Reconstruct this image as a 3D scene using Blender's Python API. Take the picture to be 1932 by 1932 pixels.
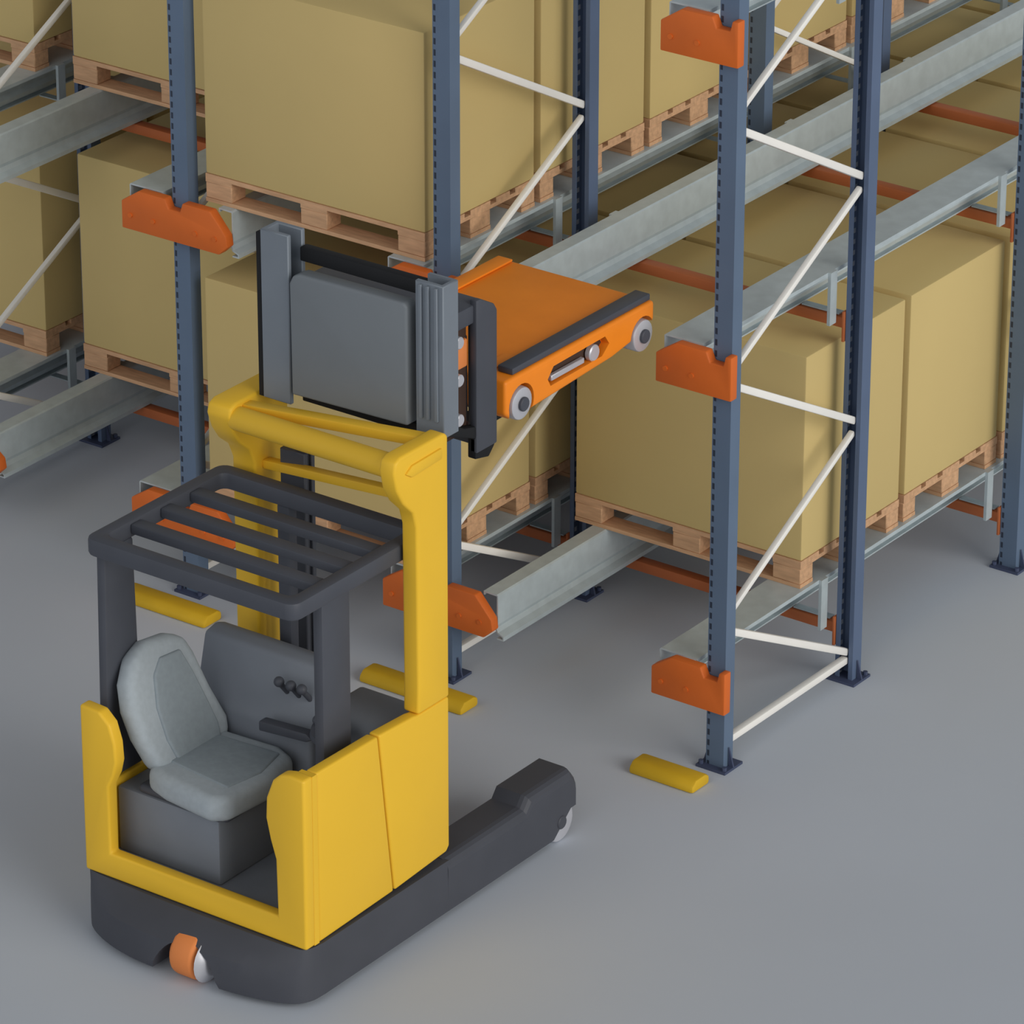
import bpy, bmesh, math, random
from mathutils import Vector, Matrix
random.seed(7)
for o in list(bpy.data.objects):
    bpy.data.objects.remove(o)
SC = bpy.context.scene
COL = SC.collection

# ------------------------------------------------------------------ camera
CAM_F, CAM_YAW, CAM_PITCH, CAM_ROLL = 9656.8, 0.62773, 0.43944, 0.00128
CAM_LOC = (12.0485, -16.1317, 10.2582)
cd = bpy.data.cameras.new('camera')
cd.sensor_width = 36.0
cd.lens = 36.0 * CAM_F / 1932.0
cd.clip_end = 200.0
cam = bpy.data.objects.new('camera', cd)
COL.objects.link(cam)
F = Vector((-math.sin(CAM_YAW) * math.cos(CAM_PITCH), math.cos(CAM_YAW) * math.cos(CAM_PITCH), -math.sin(CAM_PITCH)))
R = Vector((math.cos(CAM_YAW), math.sin(CAM_YAW), 0.0))
U = R.cross(F)
R2 = R * math.cos(CAM_ROLL) + U * math.sin(CAM_ROLL)
U2 = -R * math.sin(CAM_ROLL) + U * math.cos(CAM_ROLL)
cam.matrix_world = Matrix(((R2.x, U2.x, -F.x, CAM_LOC[0]), (R2.y, U2.y, -F.y, CAM_LOC[1]), (R2.z, U2.z, -F.z, CAM_LOC[2]), (0, 0, 0, 1)))
SC.camera = cam

# ------------------------------------------------------------------ light
world = bpy.data.worlds.new('warehouse_daylight')
SC.world = world
world.use_nodes = True
bg = world.node_tree.nodes['Background']
bg.inputs[0].default_value = (0.90, 0.95, 1.0, 1)
wn = world.node_tree.nodes
wtc = wn.new('ShaderNodeTexCoord')
wsp = wn.new('ShaderNodeSeparateXYZ')
wmr = wn.new('ShaderNodeMapRange')      # bright hall walls and windows low down, a darker ceiling overhead
wmr.inputs['From Min'].default_value = 0.0
wmr.inputs['From Max'].default_value = 0.8
wmr.inputs['To Min'].default_value = 0.50
wmr.inputs['To Max'].default_value = 0.17
world.node_tree.links.new(wtc.outputs['Generated'], wsp.inputs[0])
world.node_tree.links.new(wsp.outputs['Z'], wmr.inputs['Value'])
world.node_tree.links.new(wmr.outputs['Result'], bg.inputs[1])

def sun(name, d, e, ang, col):
    l = bpy.data.lights.new(name, 'SUN')
    l.energy = e
    l.angle = math.radians(ang)
    l.color = col
    o = bpy.data.objects.new(name, l)
    COL.objects.link(o)
    o.rotation_euler = Vector(d).to_track_quat('-Z', 'Y').to_euler()
    return o
sun('soft_key_sun', (-0.90, 0.12, -0.30), 1.65, 45, (1.0, 0.97, 0.90))
sun('soft_front_sun', (-0.12, 0.85, -0.45), 0.62, 60, (1.0, 0.98, 0.95))
SC.view_settings.view_transform = 'Standard'
SC.view_settings.look = 'None'
SC.view_settings.gamma = 1.0
SC.view_settings.use_curve_mapping = False
SC.view_settings.exposure = 0.0

# ------------------------------------------------------------------ materials
def lin(c):
    return tuple(((x / 255.0) / 12.92 if x / 255.0 <= 0.04045 else ((x / 255.0 + 0.055) / 1.055) ** 2.4) for x in c) + (1.0,)

def mat(name, c, rough=0.55, metal=0.0, var=0.05, scale=6.0, stretch=(1, 1, 1), spec=0.3):
    m = bpy.data.materials.new(name)
    m.use_nodes = True
    nt = m.node_tree
    b = nt.nodes['Principled BSDF']
    b.inputs['Roughness'].default_value = rough
    b.inputs['Metallic'].default_value = metal
    b.inputs['Specular IOR Level'].default_value = spec
    tc = nt.nodes.new('ShaderNodeTexCoord')
    mp = nt.nodes.new('ShaderNodeMapping')
    mp.inputs['Scale'].default_value = stretch
    nz = nt.nodes.new('ShaderNodeTexNoise')
    nz.inputs['Scale'].default_value = scale
    nz.inputs['Detail'].default_value = 4
    rp = nt.nodes.new('ShaderNodeValToRGB')
    L = lin(c)
    rp.color_ramp.elements[0].position = 0.3
    rp.color_ramp.elements[1].position = 0.7
    rp.color_ramp.elements[0].color = tuple(x * (1 - var) for x in L[:3]) + (1,)
    rp.color_ramp.elements[1].color = tuple(min(1, x * (1 + var)) for x in L[:3]) + (1,)
    nt.links.new(tc.outputs['Object'], mp.inputs['Vector'])
    nt.links.new(mp.outputs['Vector'], nz.inputs['Vector'])
    nt.links.new(nz.outputs['Fac'], rp.inputs['Fac'])
    nt.links.new(rp.outputs['Color'], b.inputs['Base Color'])
    return m

def slotted(name, c, dark, xc, xw, fill, ylim=1.0):
    """blue rack steel with a column of punched slots (object coordinates, slots repeat along z)"""
    m = mat(name, c, 0.45, 0.0, 0.06, 3.0)
    nt = m.node_tree
    b = nt.nodes['Principled BSDF']
    src = b.inputs['Base Color'].links[0].from_socket
    tc = nt.nodes['Texture Coordinate']
    sp = nt.nodes.new('ShaderNodeSeparateXYZ')
    nt.links.new(tc.outputs['Object'], sp.inputs[0])
    def mth(op, a, bv=None):
        n = nt.nodes.new('ShaderNodeMath')
        n.operation = op
        if isinstance(a, (int, float)): n.inputs[0].default_value = a
        else: nt.links.new(a, n.inputs[0])
        if bv is not None:
            if isinstance(bv, (int, float)): n.inputs[1].default_value = bv
            else: nt.links.new(bv, n.inputs[1])
        return n.outputs[0]
    zf = mth('MODULO', sp.outputs['Z'], 0.05)
    zin = mth('LESS_THAN', zf, fill)
    dx = mth('ABSOLUTE', mth('SUBTRACT', sp.outputs['X'], xc))
    xin = mth('LESS_THAN', dx, xw)
    yin = mth('LESS_THAN', mth('ABSOLUTE', sp.outputs['Y']), ylim)
    msk = mth('MULTIPLY', mth('MULTIPLY', zin, xin), yin)
    mx = nt.nodes.new('ShaderNodeMix')
    mx.data_type = 'RGBA'
    nt.links.new(msk, mx.inputs[0])
    nt.links.new(src, mx.inputs[6])
    mx.inputs[7].default_value = lin(dark)
    nt.links.new(mx.outputs[2], b.inputs['Base Color'])
    return m

M = dict(
    floor=mat('grey_epoxy_floor', (196, 203, 214), 0.75, 0, 0.02, 0.7, spec=0.15),
    card=mat('tan_cardboard', (208, 184, 126), 0.8, 0, 0.025, 1.3, spec=0.12),
    wood=mat('pallet_wood', (206, 164, 128), 0.8, 0, 0.14, 9.0, (1, 6, 6), spec=0.1),
    blue=slotted('blue_rack_steel', (98, 116, 140), (50, 58, 74), -0.034, 0.006, 0.028),
    blueh=slotted('blue_rack_steel_slotted', (92, 108, 136), (176, 182, 192), -0.0405, 0.0035, 0.022, 0.013),  # pale slots: brightness from behind the holes put into the colour
    blue2=mat('blue_plate_steel', (70, 78, 104), 0.5, 0, 0.06),
    galv=mat('galvanised_steel', (186, 197, 201), 0.42, 0.10, 0.07, 14.0, spec=0.5),
    white=mat('white_brace_paint', (246, 243, 238), 0.5, 0, 0.02),
    orange=mat('orange_rack_paint', (218, 108, 42), 0.5, 0, 0.04),
    beam=mat('orange_brown_beam_paint', (184, 104, 62), 0.55, 0, 0.05),
    orange2=mat('orange_shuttle_paint', (252, 142, 34), 0.45, 0, 0.04),
    yellow=mat('yellow_truck_paint', (243, 194, 54), 0.45, 0, 0.02, 2.0),
    floory=mat('yellow_guide_paint', (214, 172, 36), 0.6, 0, 0.06),
    black=mat('charcoal_chassis', (74, 76, 84), 0.5, 0, 0.05),
    frame=mat('charcoal_guard', (76, 79, 88), 0.5, 0, 0.05),
    dark=mat('black_rubber', (28, 29, 32), 0.7, 0, 0.05),
    grey=mat('grey_mast_steel', (124, 132, 142), 0.42, 0.1, 0.04),
    panel=mat('grey_panel', (120, 126, 132), 0.55, 0, 0.02),
    plas=mat('grey_cab_plastic', (122, 128, 138), 0.6, 0, 0.04),
    seat=mat('seat_fabric', (168, 177, 184), 0.85, 0, 0.05, 40.0, spec=0.1),
    seatd=mat('seat_insert_fabric', (146, 156, 163), 0.9, 0, 0.05, 40.0, spec=0.1),
    silver=mat('bright_metal', (205, 205, 212), 0.35, 0.4, 0.04),
    tyre=mat('orange_tyre', (232, 140, 78), 0.6, 0, 0.04),
    brown=mat('bracket_brown_slot_shade', (70, 52, 44), 0.7, 0, 0.1),  # brown of the roller bracket, also painted shade inside the shuttle slot
)

# ------------------------------------------------------------------ mesh helpers
def bm_box(bm, x0, x1, y0, y1, z0, z1):
    vs = [bm.verts.new(p) for p in ((x0, y0, z0), (x1, y0, z0), (x1, y1, z0), (x0, y1, z0), (x0, y0, z1), (x1, y0, z1), (x1, y1, z1), (x0, y1, z1))]
    fs = [bm.faces.new([vs[i] for i in f]) for f in ((3, 2, 1, 0), (4, 5, 6, 7), (0, 1, 5, 4), (1, 2, 6, 5), (2, 3, 7, 6), (3, 0, 4, 7))]
    return vs, fs

def bm_prism(bm, poly, axis, a, b):
    """poly: 2D points; axis x -> (y,z), y -> (x,z), z -> (x,y)"""
    def p3(p, t):
        return (t, p[0], p[1]) if axis == 'x' else ((p[0], t, p[1]) if axis == 'y' else (p[0], p[1], t))
    va = [bm.verts.new(p3(p, a)) for p in poly]
    vb = [bm.verts.new(p3(p, b)) for p in poly]
    n = len(poly)
    bm.faces.new(va)
    bm.faces.new(vb[::-1])
    for i in range(n):
        j = (i + 1) % n
        bm.faces.new((va[i], vb[i], vb[j], va[j]))

def bm_cyl(bm, p0, p1, r, seg=16, r2=None):
    p0, p1 = Vector(p0), Vector(p1)
    d = p1 - p0
    q = d.to_track_quat('Z', 'Y').to_matrix().to_4x4()
    mtx = Matrix.Translation((p0 + p1) / 2) @ q
    bmesh.ops.create_cone(bm, cap_ends=True, segments=seg, radius1=r, radius2=r if r2 is None else r2, depth=d.length, matrix=mtx)

def bm_bar(bm, p0, p1, w, h):
    p0, p1 = Vector(p0), Vector(p1)
    d = p1 - p0
    q = d.to_track_quat('Z', 'Y').to_matrix().to_4x4()
    mtx = Matrix.Translation((p0 + p1) / 2) @ q @ Matrix.Diagonal((w, h, d.length, 1))
    bmesh.ops.create_cube(bm, size=1.0, matrix=mtx)

def bm_sphere(bm, c, r, sc=(1, 1, 1)):
    bmesh.ops.create_uvsphere(bm, u_segments=16, v_segments=10, radius=r, matrix=Matrix.Translation(c) @ Matrix.Diagonal((*sc, 1)))

def link(name, bm, m, parent=None, bevel=0.0, seg=2, smooth=False, origin=None, sub=0):
    bmesh.ops.recalc_face_normals(bm, faces=bm.faces)
    if bevel:
        es = [e for e in bm.edges if len(e.link_faces) == 2 and e.calc_face_angle(0) > 0.5]
        bmesh.ops.bevel(bm, geom=es, offset=bevel, segments=seg, affect='EDGES', profile=0.5, clamp_overlap=True)
    if origin is not None:
        bmesh.ops.translate(bm, verts=bm.verts, vec=-Vector(origin))
    me = bpy.data.meshes.new(name)
    bm.to_mesh(me)
    bm.free()
    me.materials.append(M[m])
    if smooth or bevel:
        for p in me.polygons:
            p.use_smooth = True
        me.set_sharp_from_angle(angle=math.radians(38))
    o = bpy.data.objects.new(name, me)
    COL.objects.link(o)
    if origin is not None:
        o.location = origin
    if sub:
        s = o.modifiers.new('sub', 'SUBSURF')
        s.levels = s.render_levels = sub
    if parent:
        o.parent = parent
        o.matrix_parent_inverse = Matrix.Identity(4)
        if parent.parent is None and parent.type == 'EMPTY' and origin is None:
            pass
    return o

def box(name, ext, m, parent=None, bevel=0.0, seg=2):
    bm = bmesh.new()
    bm_box(bm, *ext)
    return link(name, bm, m, parent, bevel, seg)

def prism(name, poly, axis, a, b, m, parent=None, bevel=0.0, seg=2):
    bm = bmesh.new()
    bm_prism(bm, poly, axis, a, b)
    return link(name, bm, m, parent, bevel, seg)

def tag(o, label, cat, group=None):
    o['label'] = label
    o['category'] = cat
    if group:
        o['group'] = group
    return o

def empty(name, loc, label, cat, group=None):
    o = bpy.data.objects.new(name, None)
    COL.objects.link(o)
    o.location = loc
    o.empty_display_size = 0.1
    return tag(o, label, cat, group)

def children_of(o):
    return [c for c in bpy.data.objects if c.parent is o]

def copy_tree(o, parent=None):
    c = o.copy()
    COL.objects.link(c)
    if parent:
        c.parent = parent
    for ch in children_of(o):
        copy_tree(ch, c)
    return c

# ------------------------------------------------------------------ setting
fl = box('floor', (-14, 14, -12, 20, -0.1, 0.0), 'floor')
fl['kind'] = 'structure'

# ------------------------------------------------------------------ rack dimensions (metres)
W = 1.435          # lane pitch
D1 = 1.015         # depth of one upright frame
LV = 1.45          # level pitch
FY = (0.0, 2.41, 4.82)
ROW = {'Z': -2 * W, 'A': -W, 'B': 0.0, 'C': W}
TOP = 4.6
PW, PD = 0.09, 0.07
N0, NP = 0.66, 1.128

def build_frame(x, y, label, flip=False):
    root = empty('rack_upright_frame', (x, y, 0), label, 'rack frame', 'upright frames of the pallet rack')
    t = 0.005
    w, d, lip = PW / 2, PD / 2, 0.022
    for k, s in ((0, 1), (1, -1)):
        # channel section: closed web to the outside, lips towards the inside of the frame
        prof = [(-w, -d), (w, -d), (w, d), (w - lip, d), (w - lip, d - t), (w - t, d - t), (w - t, -d + t), (-w + t, -d + t), (-w + t, d - t), (-w + lip, d - t), (-w + lip, d), (-w, d)]
        prof = [(px, py * s) for px, py in prof]
        yy = 0.0 if k == 0 else D1
        bm = bmesh.new()
        bm_prism(bm, prof, 'z', 0.012, TOP)
        p = link('post', bm, 'blue' if k == 0 else 'blueh', root)
        p.location = (0, yy, 0)
        bm = bmesh.new()
        bm_box(bm, -0.075, 0.075, -0.068, 0.068, 0.0, 0.012)
        bm_prism(bm, [(-0.075, 0.012), (-0.05, 0.012), (-0.05, 0.10)], 'y', -0.004, 0.004)
        bm_prism(bm, [(0.075, 0.012), (0.05, 0.012), (0.05, 0.10)], 'y', -0.004, 0.004)
        for bx in (-0.060, 0.060):
            bm_cyl(bm, (bx, -0.05 * s, 0.012), (bx, -0.05 * s, 0.028), 0.011, 8)
        fp = link('foot_plate', bm, 'blue2', p)
    nodes = [(0, 0.10), (1, 0.10)]
    k = 0
    while True:
        zf = N0 + k * NP
        zr = N0 + NP / 2 + k * NP
        if zf > TOP - 0.1: break
        nodes.append((0, zf))
        if zr > TOP - 0.1: break
        nodes.append((1, zr))
        k += 1
    ya, yb = 0.025, D1 - 0.025
    if flip: ya, yb = yb, ya
    for i in range(len(nodes) - 1):
        (s0, z0), (s1, z1) = nodes[i], nodes[i + 1]
        off = 0.028 if i else 0.0
        if i == 1: z0 += 0.01
        bm = bmesh.new()
        bm_bar(bm, (0.0, yb if s0 else ya, z0 + off), (0.0, yb if s1 else ya, z1 - (0.028 if i else 0)), *((0.034, 0.034) if (z1 - z0) * (1 if s1 else -1) < 0 or i == 0 else (0.027, 0.027)))
        link('brace', bm, 'white', root, 0.006)
    return root

build_frame(W, FY[0], 'free-standing end frame of the rack with its white braces fully open, nearest the right aisle')
build_frame(W, FY[1], 'blue upright frame at the far right edge, second along the right end of the rack', True)
build_frame(0, FY[0], 'blue upright frame directly behind the yellow truck mast column')
build_frame(0, FY[1], 'blue upright frame behind the top orange bracket, second row deep in the rack', True)
build_frame(-W, FY[0], 'blue upright frame whose front post stands left of the truck roof')
build_frame(-2 * W, FY[0], 'blue upright frame at the left edge, only white braces showing beside the boxes')

# ------------------------------------------------------------------ orange front brackets
def bracket(x, z, half, label):
    root = empty('beam_bracket', (x, 0, z), label, 'bracket', 'orange brackets on the front posts')
    a = -0.30
    if half == 'end':
        b = 0.075
        poly = [(a, 0.29), (b, 0.29), (b, 0.485), (0.045, 0.485), (0.035, 0.44), (-0.03, 0.44), (-0.05, 0.485), (-0.20, 0.485), (a, 0.42)]
    else:
        b = 0.30 if x > -2 * W else 0.345
        poly = [(a, 0.29), (b - 0.05, 0.29), (b, 0.335), (b - 0.008, 0.385), (0.205, 0.485), (0.05, 0.485), (0.035, 0.44), (-0.03, 0.44), (-0.05, 0.485), (-0.20, 0.485), (a, 0.42)]
    prism('bracket_plate', poly, 'y', -0.085, -0.036, 'orange', root, 0.006)
    for px in ([a + 0.05, -0.12] + ([] if half == 'end' else [0.12, b - 0.07])):
        bm = bmesh.new()
        bm_cyl(bm, (px, -0.090, 0.36), (px, -0.082, 0.36), 0.012, 8)
        link('bolt', bm, 'orange', root)
    return root

for key, x, z, h, lab in (
    ('C', W, 0, 'end', 'orange bracket lowest on the front right post, just above the yellow floor guide'),
    ('C', W, LV, 'end', 'orange bracket halfway up the front right post'),
    ('C', W, 2 * LV, 'end', 'orange bracket cut by the top edge of the photo'),
    ('B', 0, 0, 'mid', 'orange bracket low behind the yellow truck column'),
    ('B', 0, LV, 'mid', 'orange bracket behind the mast top, mostly hidden by mast and shuttle'),
    ('A', -W, 0, 'mid', 'orange bracket seen through the bars of the truck roof'),
    ('A', -W, LV, 'mid', 'orange bracket across the blue post left of the mast'),
    ('Z', -2 * W, 0, 'mid', 'orange bracket end just showing at the left edge, low down'),
):
    bracket(x, z, h, lab)

# ------------------------------------------------------------------ rails
def rail(x, z, s, y0, y1, label):
    """x: frame axis, s=+1 rail on the frame's right side (opens a lane), -1 on its left side"""
    root = empty('shuttle_rail', (x, y0, z), label, 'rail', 'galvanised shuttle rails')
    L = y1 - y0
    t = 0.006
    fo = 0.215 if s > 0 else 0.10
    P = [(fo, 0.470), (fo, 0.488), (0.285, 0.488), (0.292, 0.482), (0.292, 0.345), (0.282, 0.325), (0.292, 0.305), (0.322, 0.292), (0.322, 0.272), (0.286, 0.272), (0.286, 0.272 + t), (0.316, 0.278), (0.316, 0.288), (0.286, 0.299), (0.276, 0.325), (0.286, 0.347), (0.286, 0.480), (fo + 0.006, 0.482), (fo + 0.006, 0.470)]
    P = [(px * s, pz) for px, pz in P]
    prism('rail_profile', P, 'y', 0.0, L, 'galv', root)
    # hangers that carry the rail on the rear cross beams
    for yb in [f + dd for f in FY for dd in (0, D1)]:
        if yb < y0 + 0.3 or yb > y1 - 0.05: continue
        bm = bmesh.new()
        bm_box(bm, min(s * (fo - 0.015), s * fo), max(s * (fo - 0.015), s * fo), yb - 0.10 - y0, yb - 0.05 - y0, 0.245, 0.488)
        bm_box(bm, min(s * (fo - 0.01), s * 0.28), max(s * (fo - 0.01), s * 0.28), yb - 0.02 - y0, yb + 0.02 - y0, 0.2705, 0.276)
        link('hanger', bm, 'galv', root)
    return root

YE = 6.0
R0 = -0.033
rail(0, 0, 1, R0, YE, 'galvanised floor-level rail running back from the bracket behind the yellow column')
rail(0, LV, 1, R0, YE, 'wide galvanised second-level rail running back behind the orange shuttle')
rail(0, 0, -1, R0, YE, 'galvanised floor-level rail under the boxes left of the frame behind the mast')
rail(0, LV, -1, R0, YE, 'galvanised second-level rail under the row of boxes seen right of the mast')
rail(W, 0, -1, R0, YE, 'galvanised floor-level rail under the sunlit box sides at right')
rail(W, LV, -1, R0, YE, 'galvanised second-level rail passing above the lit boxes at right')
rail(W, 2 * LV, -1, R0, 3.3, 'galvanised third-level rail above the free-standing frame')
rail(-W, 0, -1, R0, YE * 0.5, 'galvanised floor-level rail left of the post by the truck roof')
rail(-W, 0, 1, R0, YE * 0.5, 'galvanised floor-level rail under the boxes behind the truck roof')
rail(-W, LV, 1, R0, YE * 0.5, 'galvanised rail ending beside the orange bracket left of the mast')
rail(-W, LV, -1, R0, YE * 0.5, 'galvanised second-level rail just behind the left blue post')
rail(-2 * W, 0, 1, R0, YE * 0.5, 'broad galvanised rail at lower left, ending in an orange bracket')
rail(-2 * W, LV, 1, R0, YE * 0.5, 'broad galvanised rail at upper left, above the olive boxes')
rail(-2 * W, 0, -1, R0, YE * 0.5, 'galvanised floor-level rail at the left edge behind the brace')
rail(-2 * W, LV, -1, R0, YE * 0.5, 'galvanised second-level rail in the top left corner behind the brace')

# ------------------------------------------------------------------ rear cross beams
def beam(xl, y, z, label):
    root = empty('rack_crossbar', (xl + W / 2, y, z), label, 'beam', 'orange cross beams under the lanes')
    a = W / 2 - PW / 2 - 0.003
    bm = bmesh.new()
    bm_box(bm, -a, a, -0.03, 0.03, 0.215, 0.266)
    link('bar_profile', bm, 'beam', root, 0.008)
    for s in (-1, 1):
        bm = bmesh.new()
        bm_box(bm, min(s * a, s * (a - 0.012)), max(s * a, s * (a - 0.012)), -0.045, 0.045, 0.16, 0.30)
        link('end_connector', bm, 'beam', root, 0.003)
    return root
YS = [f + dd for f in FY for dd in (0, D1)][1:]
WORD = ['first', 'second', 'third', 'fourth', 'fifth']
for i, y in enumerate(YS):
    if i > 2: break
    beam(0, y, LV, 'orange cross beam under the empty second-level lane, %s counted from the aisle' % WORD[i])
    if i < 2:
        beam(0, y, 0, 'orange cross beam near the floor under the right-hand boxes, %s counted from the aisle' % WORD[i])
beam(-W, YS[0], 0, 'orange cross beam near the floor behind the truck roof')
beam(-2 * W, YS[0], 0, 'orange cross beam near the floor left of the post by the truck roof')
beam(-W, YS[0], LV, 'orange cross beam under the big box above the mast')
beam(-2 * W, YS[0], LV, 'orange cross beam under the upper box in the left lane')

# ------------------------------------------------------------------ pallets and boxes
def make_pallet():
    root = empty('wooden_pallet', (0, 0, 0), '', 'pallet', 'wooden pallets under the boxes')
    # skids run along x, top of deck at z = 0.13
    for yy, wd in ((-0.35, 0.10), (0.0, 0.145), (0.35, 0.10)):
        box('skid_board', (-0.6, 0.6, yy - wd / 2, yy + wd / 2, 0.0, 0.018), 'wood', root)
        for xx, wx in ((-0.5275, 0.145), (0.0, 0.145), (0.5275, 0.145)):
            box('block', (xx - wx / 2, xx + wx / 2, yy - wd / 2, yy + wd / 2, 0.018, 0.092), 'wood', root, 0.004, 1)
    for xx in (-0.5275, 0.0, 0.5275):
        box('stringer_board', (xx - 0.0725, xx + 0.0725, -0.4, 0.4, 0.092, 0.110), 'wood', root)
    for yy, wd in ((-0.3275, 0.145), (-0.165, 0.10), (0.0, 0.145), (0.165, 0.10), (0.3275, 0.145)):
        box('deck_board', (-0.6, 0.6, yy - wd / 2, yy + wd / 2, 0.110, 0.130), 'wood', root)
    return root
BH = 0.966
def make_carton():
    bm = bmesh.new()
    bm_box(bm, -0.6, 0.6, -0.398, 0.398, 0.0, BH)
    o = link('cardboard_box', bm, 'card', None, 0.009, 2)
    tag(o, '', 'box', 'cardboard boxes on pallets')
    return o
PAL, CAR = make_pallet(), make_carton()
first = [True]
def load(xl, y, z, label, zs=1.0):
    """xl: left frame of the lane; y: front face of the load"""
    if first[0]:
        p, c = PAL, CAR
        first[0] = False
    else:
        p, c = copy_tree(PAL), CAR.copy()
        COL.objects.link(c)
    x = xl + W / 2
    p.location = (x, y + 0.4, z + 0.4885)
    c.location = (x, y + 0.4, z + 0.6187)
    p['label'] = 'wooden pallet under the ' + label
    if zs != 1.0: c.scale = (1, 1, zs)
    c['label'] = 'tan cardboard box, ' + label
ORD = ['front', 'second', 'third', 'fourth', 'fifth', 'sixth', 'seventh', 'eighth', 'ninth']
STEP = 0.842
for i in range(5):
    load(0, 0.79 + STEP * i, 0, '%s box of the floor-level row with lit right sides' % ORD[i])
for i in range(5):
    load(-W, 0.0 + STEP * i, LV, '%s box of the second-level row above the mast' % ORD[i], 0.935)
for i in range(7):
    load(-W, -0.03 + STEP * i, 0, '%s box of the floor-level row behind the truck' % ORD[i])
for i in range(2):
    load(-2 * W, 0.79 + STEP * i, 0, '%s box of the floor row left of the left post' % ORD[i])
    if i == 0: load(-2 * W, 0.79 + STEP * i, LV, '%s box of the upper row left of the left post' % ORD[i])
    load(-3 * W, 0.79 + STEP * i, 0, '%s box of the floor row at the left edge' % ORD[i])
    if i == 0: load(-3 * W, 0.79 + STEP * i, LV, '%s box of the upper row in the top left corner' % ORD[i])

# ------------------------------------------------------------------ yellow floor guides
def guide(x, x0, x1, label):
    bm = bmesh.new()
    bm_prism(bm, [(-0.29, 0.0), (-0.16, 0.0), (-0.16, 0.04), (-0.19, 0.055), (-0.26, 0.055), (-0.29, 0.03)], 'x', x0, x1)
    o = link('floor_guide', bm, 'floory', None, 0.012, 2)
    o.location = (x, 0, 0)
    tag(o, label, 'guide', 'yellow guides on the floor')
guide(W, -0.27, 0.06, 'yellow guide bar on the floor before the front right post')
guide(0, -0.28, 0.28, 'yellow guide bar on the floor behind the yellow truck column')
guide(-W, -0.22, 0.28, 'yellow guide bar on the floor seen through the cab between the roof pillars')

# ------------------------------------------------------------------ reach truck
T = empty('reach_truck', (0.72, -2.1, 0.0), 'yellow reach truck with open cab parked in front of the empty rack lane', 'reach truck')
TI = Matrix.Translation(-Vector(T.location))
def tp(o):
    """parent a mesh built in world coordinates to the truck"""
    return o
def tbox(name, ext, m, bevel=0.0, seg=2, parent=None):
    bm = bmesh.new(); bm_box(bm, *ext)
    return tlink(name, bm, m, bevel, seg, parent)
def tprism(name, poly, axis, a, b, m, bevel=0.0, seg=2, parent=None):
    bm = bmesh.new(); bm_prism(bm, poly, axis, a, b)
    return tlink(name, bm, m, bevel, seg, parent)
def tlink(name, bm, m, bevel=0.0, seg=2, parent=None, smooth=False, sub=0):
    bmesh.ops.translate(bm, verts=bm.verts, vec=-Vector(T.location))
    return link(name, bm, m, parent or T, bevel, seg, smooth, None, sub)

def cut(o, fn):
    """boolean away a cutter mesh, result applied"""
    bm = bmesh.new(); fn(bm)
    bmesh.ops.recalc_face_normals(bm, faces=bm.faces)
    me = bpy.data.meshes.new('tmp'); bm.to_mesh(me); bm.free()
    c = bpy.data.objects.new('tmp', me); COL.objects.link(c)
    c.parent = o.parent
    md = o.modifiers.new('b', 'BOOLEAN'); md.object = c; md.operation = 'DIFFERENCE'; md.solver = 'EXACT'
    dg = bpy.context.evaluated_depsgraph_get(); dg.update()
    new = bpy.data.meshes.new_from_object(o.evaluated_get(dg))
    o.modifiers.clear(); o.data = new
    for p in new.polygons: p.use_smooth = True
    new.set_sharp_from_angle(angle=math.radians(30))
    bpy.data.objects.remove(c); bpy.data.meshes.remove(me)

X0, X1, YR, YF = 0.15, 1.27, -2.62, -1.70
# chassis: charcoal skirt with a bulging rear
bm = bmesh.new()
plan = [(0.15, -1.72), (0.15, -2.55), (0.175, -2.64), (0.27, -2.71), (0.42, -2.765), (0.62, -2.785), (0.86, -2.77), (1.08, -2.735), (1.22, -2.685), (1.275, -2.62), (1.285, -2.54), (1.285, -1.72)]
top = [(0.15, -1.72), (0.15, -2.55), (0.155, -2.60), (0.19, -2.63), (0.42, -2.645), (0.62, -2.65), (0.86, -2.65), (1.08, -2.648), (1.22, -2.64), (1.265, -2.61), (1.28, -2.54), (1.28, -1.72)]
def fine(pts, k=5):
    out = []
    for i in range(len(pts) - 1):
        p0, p1, p2, p3 = pts[max(i - 1, 0)], pts[i], pts[i + 1], pts[min(i + 2, len(pts) - 1)]
        for j in range(k):
            t = j / k
            out.append(tuple(0.5 * (2 * b + (c - a) * t + (2 * a - 5 * b + 4 * c - d) * t * t + (-a + 3 * b - 3 * c + d) * t ** 3) for a, b, c, d in zip(p0, p1, p2, p3)))
    out.append(pts[-1])
    return out
plan, top = [plan[0]] + fine(plan[1:-1]) + [plan[-1]], [top[0]] + fine(top[1:-1]) + [top[-1]]
rings = []
for z, f in ((0.030, 0.93), (0.060, 1.0), (0.165, 0.86), (0.215, 0.45), (0.258, 0.0)):
    rings.append([bm.verts.new((t[0] + (p[0] - t[0]) * f, t[1] + (p[1] - t[1]) * f, z)) for p, t in zip(plan, top)])
n = len(plan)
bm.faces.new(rings[0]); bm.faces.new(rings[-1][::-1])
for a, b in zip(rings, rings[1:]):
    for i in range(n):
        j = (i + 1) % n
        bm.faces.new((a[i], a[j], b[j], b[i]))
bmesh.ops.translate(bm, verts=bm.verts, vec=-Vector(T.location))
ch = link('chassis', bm, 'black', T)
off = Vector(T.location)
cut(ch, lambda b: bm_prism(b, [(0.765 - 0.17 * math.cos(math.pi * k / 20) - off.x, -0.05 + 0.235 * math.sin(math.pi * k / 20)) for k in range(21)], 'y', -3.0 - off.y, -2.42 - off.y))
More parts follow.
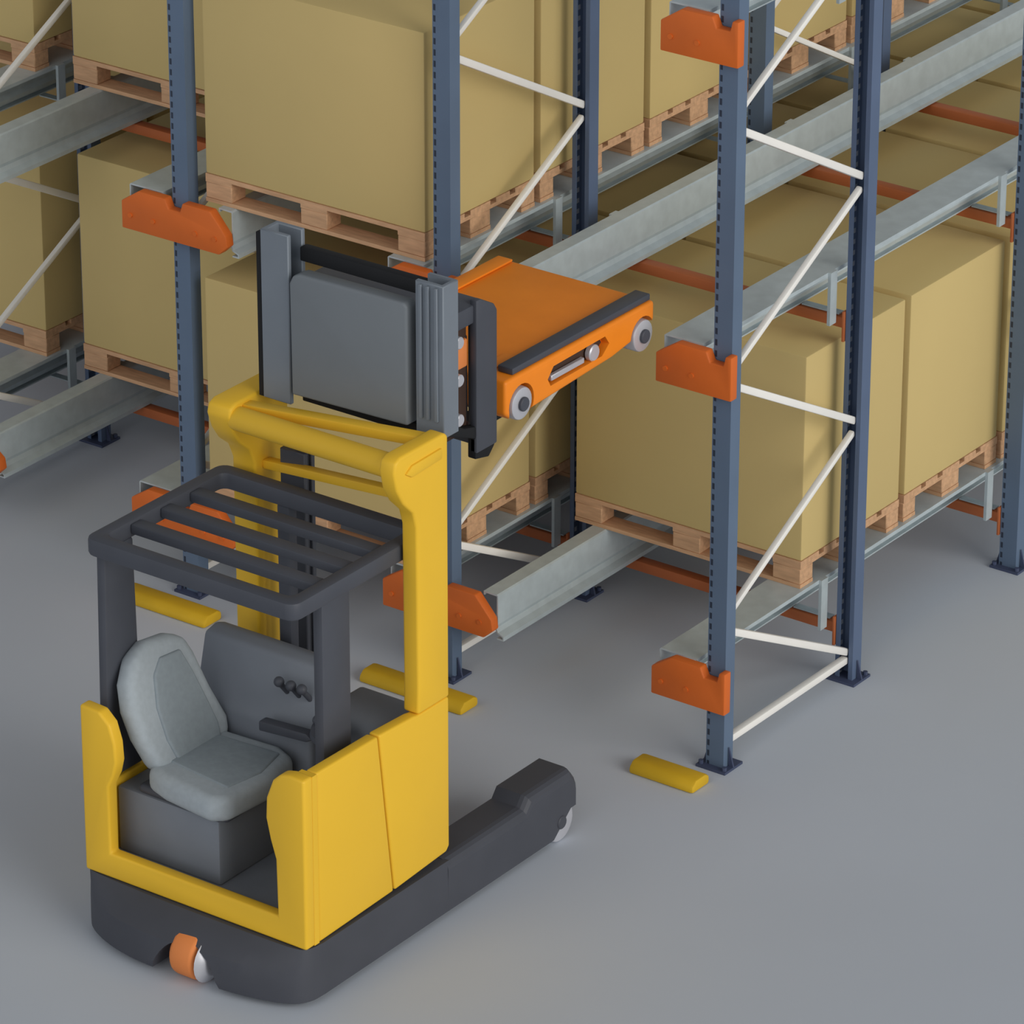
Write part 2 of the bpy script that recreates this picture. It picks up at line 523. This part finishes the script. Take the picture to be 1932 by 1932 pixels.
# drive wheel in the notch
bm = bmesh.new()
bm_cyl(bm, (0.69, -2.68, 0.105), (0.81, -2.68, 0.105), 0.105, 28)
dw = tlink('drive_wheel', bm, 'tyre', 0.02, 3)
bm = bmesh.new(); bm_cyl(bm, (0.825, -2.69, 0.10), (0.86, -2.69, 0.10), 0.10, 24, 0.06)
tlink('wheel_hub', bm, 'silver', 0.006, 2, dw)

# support legs with load wheels
def leg(x0, x1, outer):
    poly = [(-1.73, 0.03), (-1.00, 0.03), (-0.88, 0.13), (-0.845, 0.13), (-0.845, 0.275), (-0.87, 0.305), (-1.17, 0.305), (-1.205, 0.262), (-1.73, 0.262)]
    bm = bmesh.new(); bm_prism(bm, poly, 'x', x0, x1)
    bmesh.ops.recalc_face_normals(bm, faces=bm.faces)
    xo = x1 if outer > 0 else x0
    es = [e for e in bm.edges if all(abs(v.co.x - xo) < 1e-5 for v in e.verts) and max(v.co.z for v in e.verts) > 0.25 and abs(e.verts[0].co.y - e.verts[1].co.y) > 0.02]
    bmesh.ops.bevel(bm, geom=es, offset=0.045, segments=4, affect='EDGES', profile=0.5)
    lg = tlink('support_leg', bm, 'black', 0.0)
    bm = bmesh.new()
    bm_cyl(bm, (x0 + 0.035, -0.945, 0.09), (x1 - 0.004, -0.945, 0.09), 0.09, 26)
    wl = tlink('load_wheel', bm, 'silver', 0.012, 2, lg)
    bm = bmesh.new()
    xs = (x1 - 0.014, x1 + 0.006) if outer > 0 else (x0 - 0.006, x0 + 0.04)
    bm_cyl(bm, (xs[0], -0.945, 0.09), (xs[1], -0.945, 0.09), 0.03, 16)
    tlink('axle_cap', bm, 'black', 0.004, 1, lg)
leg(1.115, 1.285, 1)
leg(0.15, 0.32, -1)

# rear U-shaped yellow panel (wings and sill in one sheet)
rear = [(0.15, 0.26), (1.272, 0.26), (1.272, 1.006), (1.20, 1.01), (1.155, 1.0), (1.118, 0.965), (1.085, 0.88), (1.08, 0.79), (1.10, 0.70), (1.125, 0.62), (1.13, 0.37), (0.283, 0.37), (0.285, 0.67), (0.315, 0.73), (0.33, 0.79), (0.325, 0.87), (0.30, 0.95), (0.25, 0.995), (0.15, 1.0)]
tprism('rear_panel', rear, 'y', -2.635, -2.575, 'yellow', 0.012, 3)
# side panels right: corner post, main cover, battery cover
tbox('corner_post', (1.20, 1.2715, -2.582, -2.552, 0.262, 1.004), 'yellow')
def side(xa, xb, h=0.0, h2=0.0):
    tprism('side_cover', [(-2.550, 0.26), (-2.071, 0.272), (-2.162 if not h2 else -2.11, 1.0 - h2), (-2.550, 1.006 - h2)], 'x', xa, xb, 'yellow', 0.010, 3)
    tprism('battery_cover', [(-2.063, 0.272), (-1.72, 0.292), (-1.70, 0.315), (-1.70, 0.985 - h), (-1.905, 0.985 - h), (-1.93, 0.99 - h), (-2.154 if not h else -2.10, 1.002 - h)], 'x', xa, xb, 'yellow', 0.010, 3)
side(1.215, 1.27)
side(0.15, 0.205, 0.40, 0.385)
# mast portal: two flared columns, beams between them
def column(xa, xb, dz, dy, hz=1.0, sy=0.0):
    poly = [(-1.70, 0.986), (-1.70, 2.12), (-1.72, 2.135), (-2.02, 2.135), (-2.055, 2.12), (-2.065, 2.08), (-2.045, 2.0), (-2.00, 1.93), (-1.93, 1.87), (-1.905, 1.80), (-1.90, 1.10), (-1.905, 0.986)]
    poly = [((-1.90 + (a + 1.90) * hz if a < -1.90 else a) + sy, b + (dz if b > 1.5 else 0)) for a, b in poly]
    c = tprism('portal_column', poly, 'x', xa, xb, 'yellow', 0.014, 3)
    return c
c = column(1.195, 1.272, 0.0, 0.0, 0.88)
bm = bmesh.new(); bm_prism(bm, [(-1.98, 2.055), (-1.94, 2.08), (-1.75, 2.085), (-1.75, 2.04), (-1.94, 2.03)], 'x', 1.268, 1.282)
tlink('column_rib', bm, 'yellow', 0.006, 2, c)
lc = [(-1.45, 0.31), (-1.45, 2.01), (-1.47, 2.025), (-1.78, 2.025), (-1.815, 2.01), (-1.825, 1.97), (-1.80, 1.90), (-1.76, 1.84), (-1.70, 1.79), (-1.67, 1.72), (-1.665, 0.31)]
tprism('portal_column', lc, 'x', 0.165, 0.285, 'yellow', 0.014, 3)
bm = bmesh.new(); bm_cyl(bm, (0.28, -1.77, 1.955), (1.20, -1.975, 2.07), 0.05, 20)
tlink('portal_beam', bm, 'yellow', 0, 2, None, True)
bm = bmesh.new(); bm_bar(bm, (0.286, -1.715, 1.985), (1.194, -1.755, 2.10), 0.06, 0.045)
tlink('portal_top_plate', bm, 'yellow', 0.008, 2)
bm = bmesh.new(); bm_bar(bm, (0.286, -1.60, 1.70), (1.194, -1.76, 1.85), 0.05, 0.04)
tlink('portal_lower_plate', bm, 'yellow', 0.008, 2)

# cab interior
tbox('cab_floor', (0.205, 1.215, -2.574, -1.72, 0.26, 0.31), 'plas')
tbox('seat_pedestal', (0.215, 0.735, -2.50, -2.12, 0.31, 0.60), 'plas', 0.012, 2)
console = tprism('console', [(-2.02, 0.31), (-1.80, 0.31), (-1.80, 1.05), (-1.86, 1.075), (-1.93, 1.06), (-1.98, 0.86), (-2.02, 0.80)], 'x', 0.21, 0.82, 'plas', 0.02, 3)
tprism('dashboard', [(-1.99, 0.60), (-1.72, 0.60), (-1.69, 0.90), (-1.95, 0.905), (-1.99, 0.88)], 'x', 0.822, 1.15, 'plas', 0.02, 3)
for xx in (0.66, 0.72, 0.775):
    bm = bmesh.new()
    bm_cyl(bm, (xx, -1.96, 0.93), (xx, -2.01, 0.99), 0.012, 10)
    bm_sphere(bm, (xx, -2.012, 0.995), 0.022)
    tlink('control_lever', bm, 'frame', 0, 1, console, True)
bm = bmesh.new()
bm_cyl(bm, (0.97, -2.08, 0.905), (0.97, -2.05, 0.83), 0.016, 10)
bmesh.ops.create_cone(bm, cap_ends=True, segments=24, radius1=0.085, radius2=0.075, depth=0.022, matrix=Matrix.Translation((0.97, -2.085, 0.91)) @ Matrix.Rotation(0.4, 4, 'X'))
bm_sphere(bm, (0.92, -2.10, 0.94), 0.02)
tlink('steering_knob', bm, 'frame', 0, 1, None, True)
tprism('armrest', [(0.62, 0.80), (0.86, 0.82), (0.89, 0.84), (0.86, 0.86), (0.62, 0.845)], 'y', -2.10, -2.05, 'frame', 0.008, 2)

# seat facing +x
def pad(name, pts, thick, m, parent, n0):
    """rounded upholstery: outline pts in plane, extruded along n0 and bevelled"""
    bm = bmesh.new()
    va = [bm.verts.new(Vector(p)) for p in pts]
    vb = [bm.verts.new(Vector(p) + Vector(n0) * thick) for p in pts]
    bm.faces.new(va); bm.faces.new(vb[::-1])
    k = len(pts)
    for i in range(k):
        j = (i + 1) % k
        bm.faces.new((va[i], va[j], vb[j], vb[i]))
    return tlink(name, bm, m, min(thick * 0.42, 0.045), 5, parent, True)
seat = tlink('seat', (lambda b: (bm_box(b, 0.32, 0.78, -2.50, -2.08, 0.60, 0.64), b)[1])(bmesh.new()), 'frame', 0.03, 3)
pad('cushion', [(0.36, -2.49, 0.615), (0.48, -2.53, 0.615), (0.74, -2.565, 0.615), (0.80, -2.51, 0.615), (0.82, -2.27, 0.615), (0.78, -2.07, 0.615), (0.68, -2.03, 0.615), (0.36, -2.05, 0.615)], 0.115, 'seat', seat, (0, 0, 1))
pad('cushion_insert', [(0.42, -2.41, 0.715), (0.74, -2.45, 0.715), (0.77, -2.27, 0.715), (0.73, -2.10, 0.715), (0.42, -2.12, 0.715)], 0.022, 'seatd', seat, (0, 0, 1))
bk = []
def bpt(y, z):
    # back plane leans towards -x with height
    return (0.435 - (z - 0.70) * 0.34, y, z)
outl = [(-2.375, 0.67), (-2.47, 0.72), (-2.515, 0.85), (-2.525, 0.96), (-2.50, 1.06), (-2.43, 1.14), (-2.34, 1.17), (-2.21, 1.155), (-2.13, 1.12), (-2.10, 1.05), (-2.065, 0.90), (-2.02, 0.77), (-2.03, 0.71), (-2.10, 0.67)]
outl = [(-2.28 + (y + 2.28) * 1.02, 0.67 + (z - 0.67) * 1.05) for y, z in outl]
pad('backrest', [bpt(y, z) for y, z in outl], 0.10, 'seat', seat, (-0.94, 0, -0.32))
ins = [(-2.365, 0.70), (-2.40, 0.82), (-2.405, 0.95), (-2.37, 1.07), (-2.31, 1.12), (-2.19, 1.11), (-2.155, 1.01), (-2.12, 0.87), (-2.10, 0.78), (-2.11, 0.70)]
pad('backrest_insert', [(p[0] + 0.012, p[1], p[2]) for p in (bpt(y, z) for y, z in ins)], 0.025, 'seatd', seat, (-0.94, 0, -0.32))

# overhead guard
def ring_pts(x0, x1, y0, y1, r, k=5):
    out = []
    for cx, cy, a0 in ((x1 - r, y1 - r, 0), (x0 + r, y1 - r, 90), (x0 + r, y0 + r, 180), (x1 - r, y0 + r, 270)):
        for i in range(k):
            a = math.radians(a0 + 90 * i / (k - 1))
            out.append((cx + r * math.cos(a), cy + r * math.sin(a)))
    return out
GZ = 1.70
bm = bmesh.new()
po, pi_ = ring_pts(0.14, 1.185, -2.565, -1.70, 0.05), ring_pts(0.20, 1.12, -2.495, -1.77, 0.03)
n = len(po)
v = [[bm.verts.new((p[0], p[1], z)) for p in q] for q in (po, pi_) for z in (GZ - 0.075, GZ)]
for i in range(n):
    j = (i + 1) % n
    bm.faces.new((v[0][i], v[0][j], v[1][j], v[1][i]))
    bm.faces.new((v[2][j], v[2][i], v[3][i], v[3][j]))
    bm.faces.new((v[1][i], v[1][j], v[3][j], v[3][i]))
    bm.faces.new((v[0][j], v[0][i], v[2][i], v[2][j]))
guard = tlink('overhead_guard', bm, 'frame', 0.012, 2)
for i in range(3):
    yy = -2.315 + i * 0.183
    tbox('guard_bar', (0.20, 1.12, yy - 0.034, yy + 0.034, GZ - 0.055, GZ - 0.012), 'frame', 0.008, 2, guard)
tprism('guard_pillar', [(-2.53, 0.625), (-2.31, 0.625), (-2.33, 1.63), (-2.51, 1.63)], 'x', 0.155, 0.20, 'frame', 0.014, 2)
tbox('guard_pillar', (1.08, 1.13, -2.325, -2.145, 0.62, 1.63), 'frame', 0.014, 2)
tbox('guard_pillar', (0.46, 0.525, -1.76, -1.705, 0.95, 1.63), 'frame', 0.012, 2)

# mast
def upright(name, xa, xb, za, zb, y0, y1, m, s):
    t = 0.022
    prof = [(xa, y0), (xb, y0), (xb, y0 + t), (xa + (t if s > 0 else 0), y0 + t), (xa + (t if s > 0 else 0), y1 - t), (xb, y1 - t), (xb, y1), (xa, y1)] if s > 0 else [(xa, y0), (xb, y0), (xb, y1), (xa, y1), (xa, y1 - t), (xb - t, y1 - t), (xb - t, y0 + t), (xa, y0 + t)]
    return tprism(name, prof, 'z', za, zb, m, 0.004, 1)
upright('outer_mast_upright', 0.375, 0.50, 0.27, 1.80, -1.625, -1.555, 'frame', 1)
upright('outer_mast_upright', 1.00, 1.08, 0.27, 1.80, -1.625, -1.555, 'frame', -1)
u1 = upright('inner_mast_upright', 0.325, 0.465, 2.02, 2.74, -1.66, -1.55, 'grey', 1)
u2 = upright('inner_mast_upright', 1.085, 1.22, 2.07, 2.71, -1.66, -1.56, 'grey', -1)
for xx in (1.115, 1.15, 1.19):
    bm = bmesh.new(); bm_box(bm, xx - 0.007, xx + 0.007, -1.672, -1.66, 2.14, 2.70)
    tlink('mast_strip', bm, 'grey', 0.002, 1, u2)
bm = bmesh.new(); bm_box(bm, 0.300, 0.324, -1.655, -1.56, 2.02, 2.72)
tlink('mast_channel', bm, 'dark', 0.002, 1, u1)
tbox('mast_crosshead', (0.475, 1.085, -1.60, -1.555, 2.62, 2.68), 'dark', 0.006, 2)
tbox('mast_crosshead', (0.475, 1.085, -1.60, -1.555, 2.02, 2.07), 'dark', 0.006, 2)
# grey guard panel between the uprights
pp = [(0.482, 2.075), (1.055, 2.09), (1.055, 2.59), (1.04, 2.605), (0.53, 2.60), (0.495, 2.585), (0.478, 2.55)]
tprism('mast_panel', pp, 'y', -1.675, -1.605, 'panel', 0.014, 3)
bm = bmesh.new(); bm_cyl(bm, (0.455, -1.57, 0.27), (0.455, -1.57, 1.86), 0.03, 14)
tlink('lift_cylinder', bm, 'frame', 0, 1, None, True)
# carriage
car = tbox('fork_carriage', (0.36, 1.10, -1.26, -1.205, 1.86, 1.93), 'frame', 0.008, 2)
tbox('carriage_bar', (0.36, 1.10, -1.26, -1.205, 2.38, 2.45), 'frame', 0.008, 2, car)
for xx in (0.36, 0.70, 1.04):
    tbox('carriage_plate', (xx, xx + 0.06, -1.262, -1.20, 1.855, 2.46), 'frame', 0.008, 2, car)
tprism('side_plate', [(-1.33, 1.865), (-1.19, 1.865), (-1.19, 2.44), (-1.21, 2.47), (-1.30, 2.52), (-1.33, 2.52)], 'x', 1.10, 1.135, 'frame', 0.008, 2, car)
tprism('mast_shoe', [(-1.55, 2.02), (-1.33, 1.93), (-1.33, 1.84), (-1.24, 1.82), (-1.20, 1.86), (-1.20, 1.95), (-1.40, 2.0), (-1.55, 2.08)], 'x', 1.09, 1.13, 'dark', 0.006, 2, car)
tbox('carriage_arm', (0.40, 1.12, -1.56, -1.255, 2.42, 2.50), 'frame', 0.01, 2, car)
for zz in (2.05, 2.22, 2.38):
    bm = bmesh.new(); bm_cyl(bm, (1.09, -1.44, zz), (1.14, -1.44, zz), 0.026, 16)
    tlink('guide_roller', bm, 'silver', 0.004, 1, car)
tbox('roller_block', (1.05, 1.10, -1.42, -1.34, 2.24, 2.36), 'tyre', 0.008, 2, car)
tbox('roller_bracket', (1.05, 1.088, -1.47, -1.33, 1.95, 2.44), 'brown', 0.008, 2, car)
for xx in (0.47, 0.86):
    bm = bmesh.new()
    bm_prism(bm, [(-1.20, 1.86), (-1.20, 2.28), (-1.165, 2.28), (-1.16, 1.872), (-0.16, 1.866), (-0.12, 1.852), (-0.16, 1.842), (-1.18, 1.832)], 'x', xx, xx + 0.11)
    tlink('fork', bm, 'dark', 0.005, 1)

# ------------------------------------------------------------------ pallet shuttle on the forks
S = empty('pallet_shuttle', (0.70, -0.57, 1.875), 'orange pallet shuttle lying on the forks of the truck at rail height', 'shuttle')
def slink(name, bm, m, bevel=0.0, seg=2, parent=None, smooth=False):
    bmesh.ops.translate(bm, verts=bm.verts, vec=-Vector(S.location))
    return link(name, bm, m, parent or S, bevel, seg, smooth)
sx0, sx1, sy0, sy1, sz0, sz1 = 0.295, 1.10, -1.09, -0.045, 1.875, 2.08
bm = bmesh.new()
bm_prism(bm, [(sy0 + 0.05, sz0 + 0.02), (sy1 - 0.30, sz0 + 0.05), (sy1 - 0.06, sz0 + 0.085), (sy1, sz0 + 0.12), (sy1, sz1), (sy0, sz1), (sy0, sz0 + 0.06)], 'x', sx0, sx1)
body = slink('shuttle_body', bm, 'orange2', 0.015, 3)
so = Vector(S.location)
def slot(b):
    bm_prism(b, [(-0.78 - so.y, 1.955 - so.z), (-0.42 - so.y, 1.96 - so.z), (-0.37 - so.y, 2.0 - so.z), (-0.40 - so.y, 2.04 - so.z), (-0.76 - so.y, 2.035 - so.z), (-0.80 - so.y, 1.99 - so.z)], 'x', 1.06 - so.x, 1.3 - so.x)
    for yc in (-0.98, -0.13):
        bm_cyl(b, (0.98 - so.x, yc - so.y, 1.95 - so.z), (1.3 - so.x, yc - so.y, 1.95 - so.z), 0.085, 24)
cut(body, slot)
bm = bmesh.new(); bm_box(bm, 1.01, 1.085, -1.02, -0.055, sz1 + 0.001, sz1 + 0.03)
slink('lift_bar', bm, 'frame', 0.006, 2)
bm = bmesh.new(); bm_box(bm, 0.31, 0.385, -1.02, -0.055, sz1 + 0.001, sz1 + 0.012)
slink('lift_bar', bm, 'orange2', 0.004, 2)
for yc in (-0.98, -0.13):
    bm = bmesh.new(); bm_cyl(bm, (1.0, yc, 1.95), (1.105, yc, 1.95), 0.07, 24)
    w_ = slink('wheel', bm, 'silver', 0.01, 2, None)
    bm = bmesh.new(); bm_cyl(bm, (1.105, yc, 1.95), (1.12, yc, 1.95), 0.03, 14)
    slink('axle_cap', bm, 'frame', 0.003, 1, w_)
bm = bmesh.new(); bm_cyl(bm, (1.07, -0.47, 1.99), (1.10, -0.47, 1.99), 0.036, 18)
slink('guide_wheel', bm, 'silver', 0.005, 1)
bm = bmesh.new(); bm_box(bm, 1.07, 1.09, -0.76, -0.53, 1.965, 1.99)
slink('slot_bar', bm, 'silver', 0.003, 1)
bm = bmesh.new(); bm_prism(bm, [(-0.775, 1.958), (-0.425, 1.963), (-0.38, 2.0), (-0.405, 2.037), (-0.755, 2.032), (-0.795, 1.99)], 'x', 1.061, 1.066)
slink('slot_shade_plate', bm, 'brown')  # added dark plate, the slot's inner shade put into its colour
for xx in (0.46, 0.64, 0.94):
    bm = bmesh.new(); bm_cyl(bm, (xx, sy1 - 0.01, 2.02), (xx, sy1 + 0.045, 2.02), 0.028, 14)
    slink('bumper', bm, 'dark', 0.006, 2)
bm = bmesh.new(); bm_box(bm, 0.93, 0.99, -1.0, -0.86, sz1, sz1 + 0.006)
slink('cover_plate', bm, 'orange2', 0.002, 1)
bm = bmesh.new(); bm_cyl(bm, (1.0, -1.14, 1.90), (1.0, -1.08, 1.90), 0.032, 16)
slink('sensor', bm, 'dark', 0.006, 2)
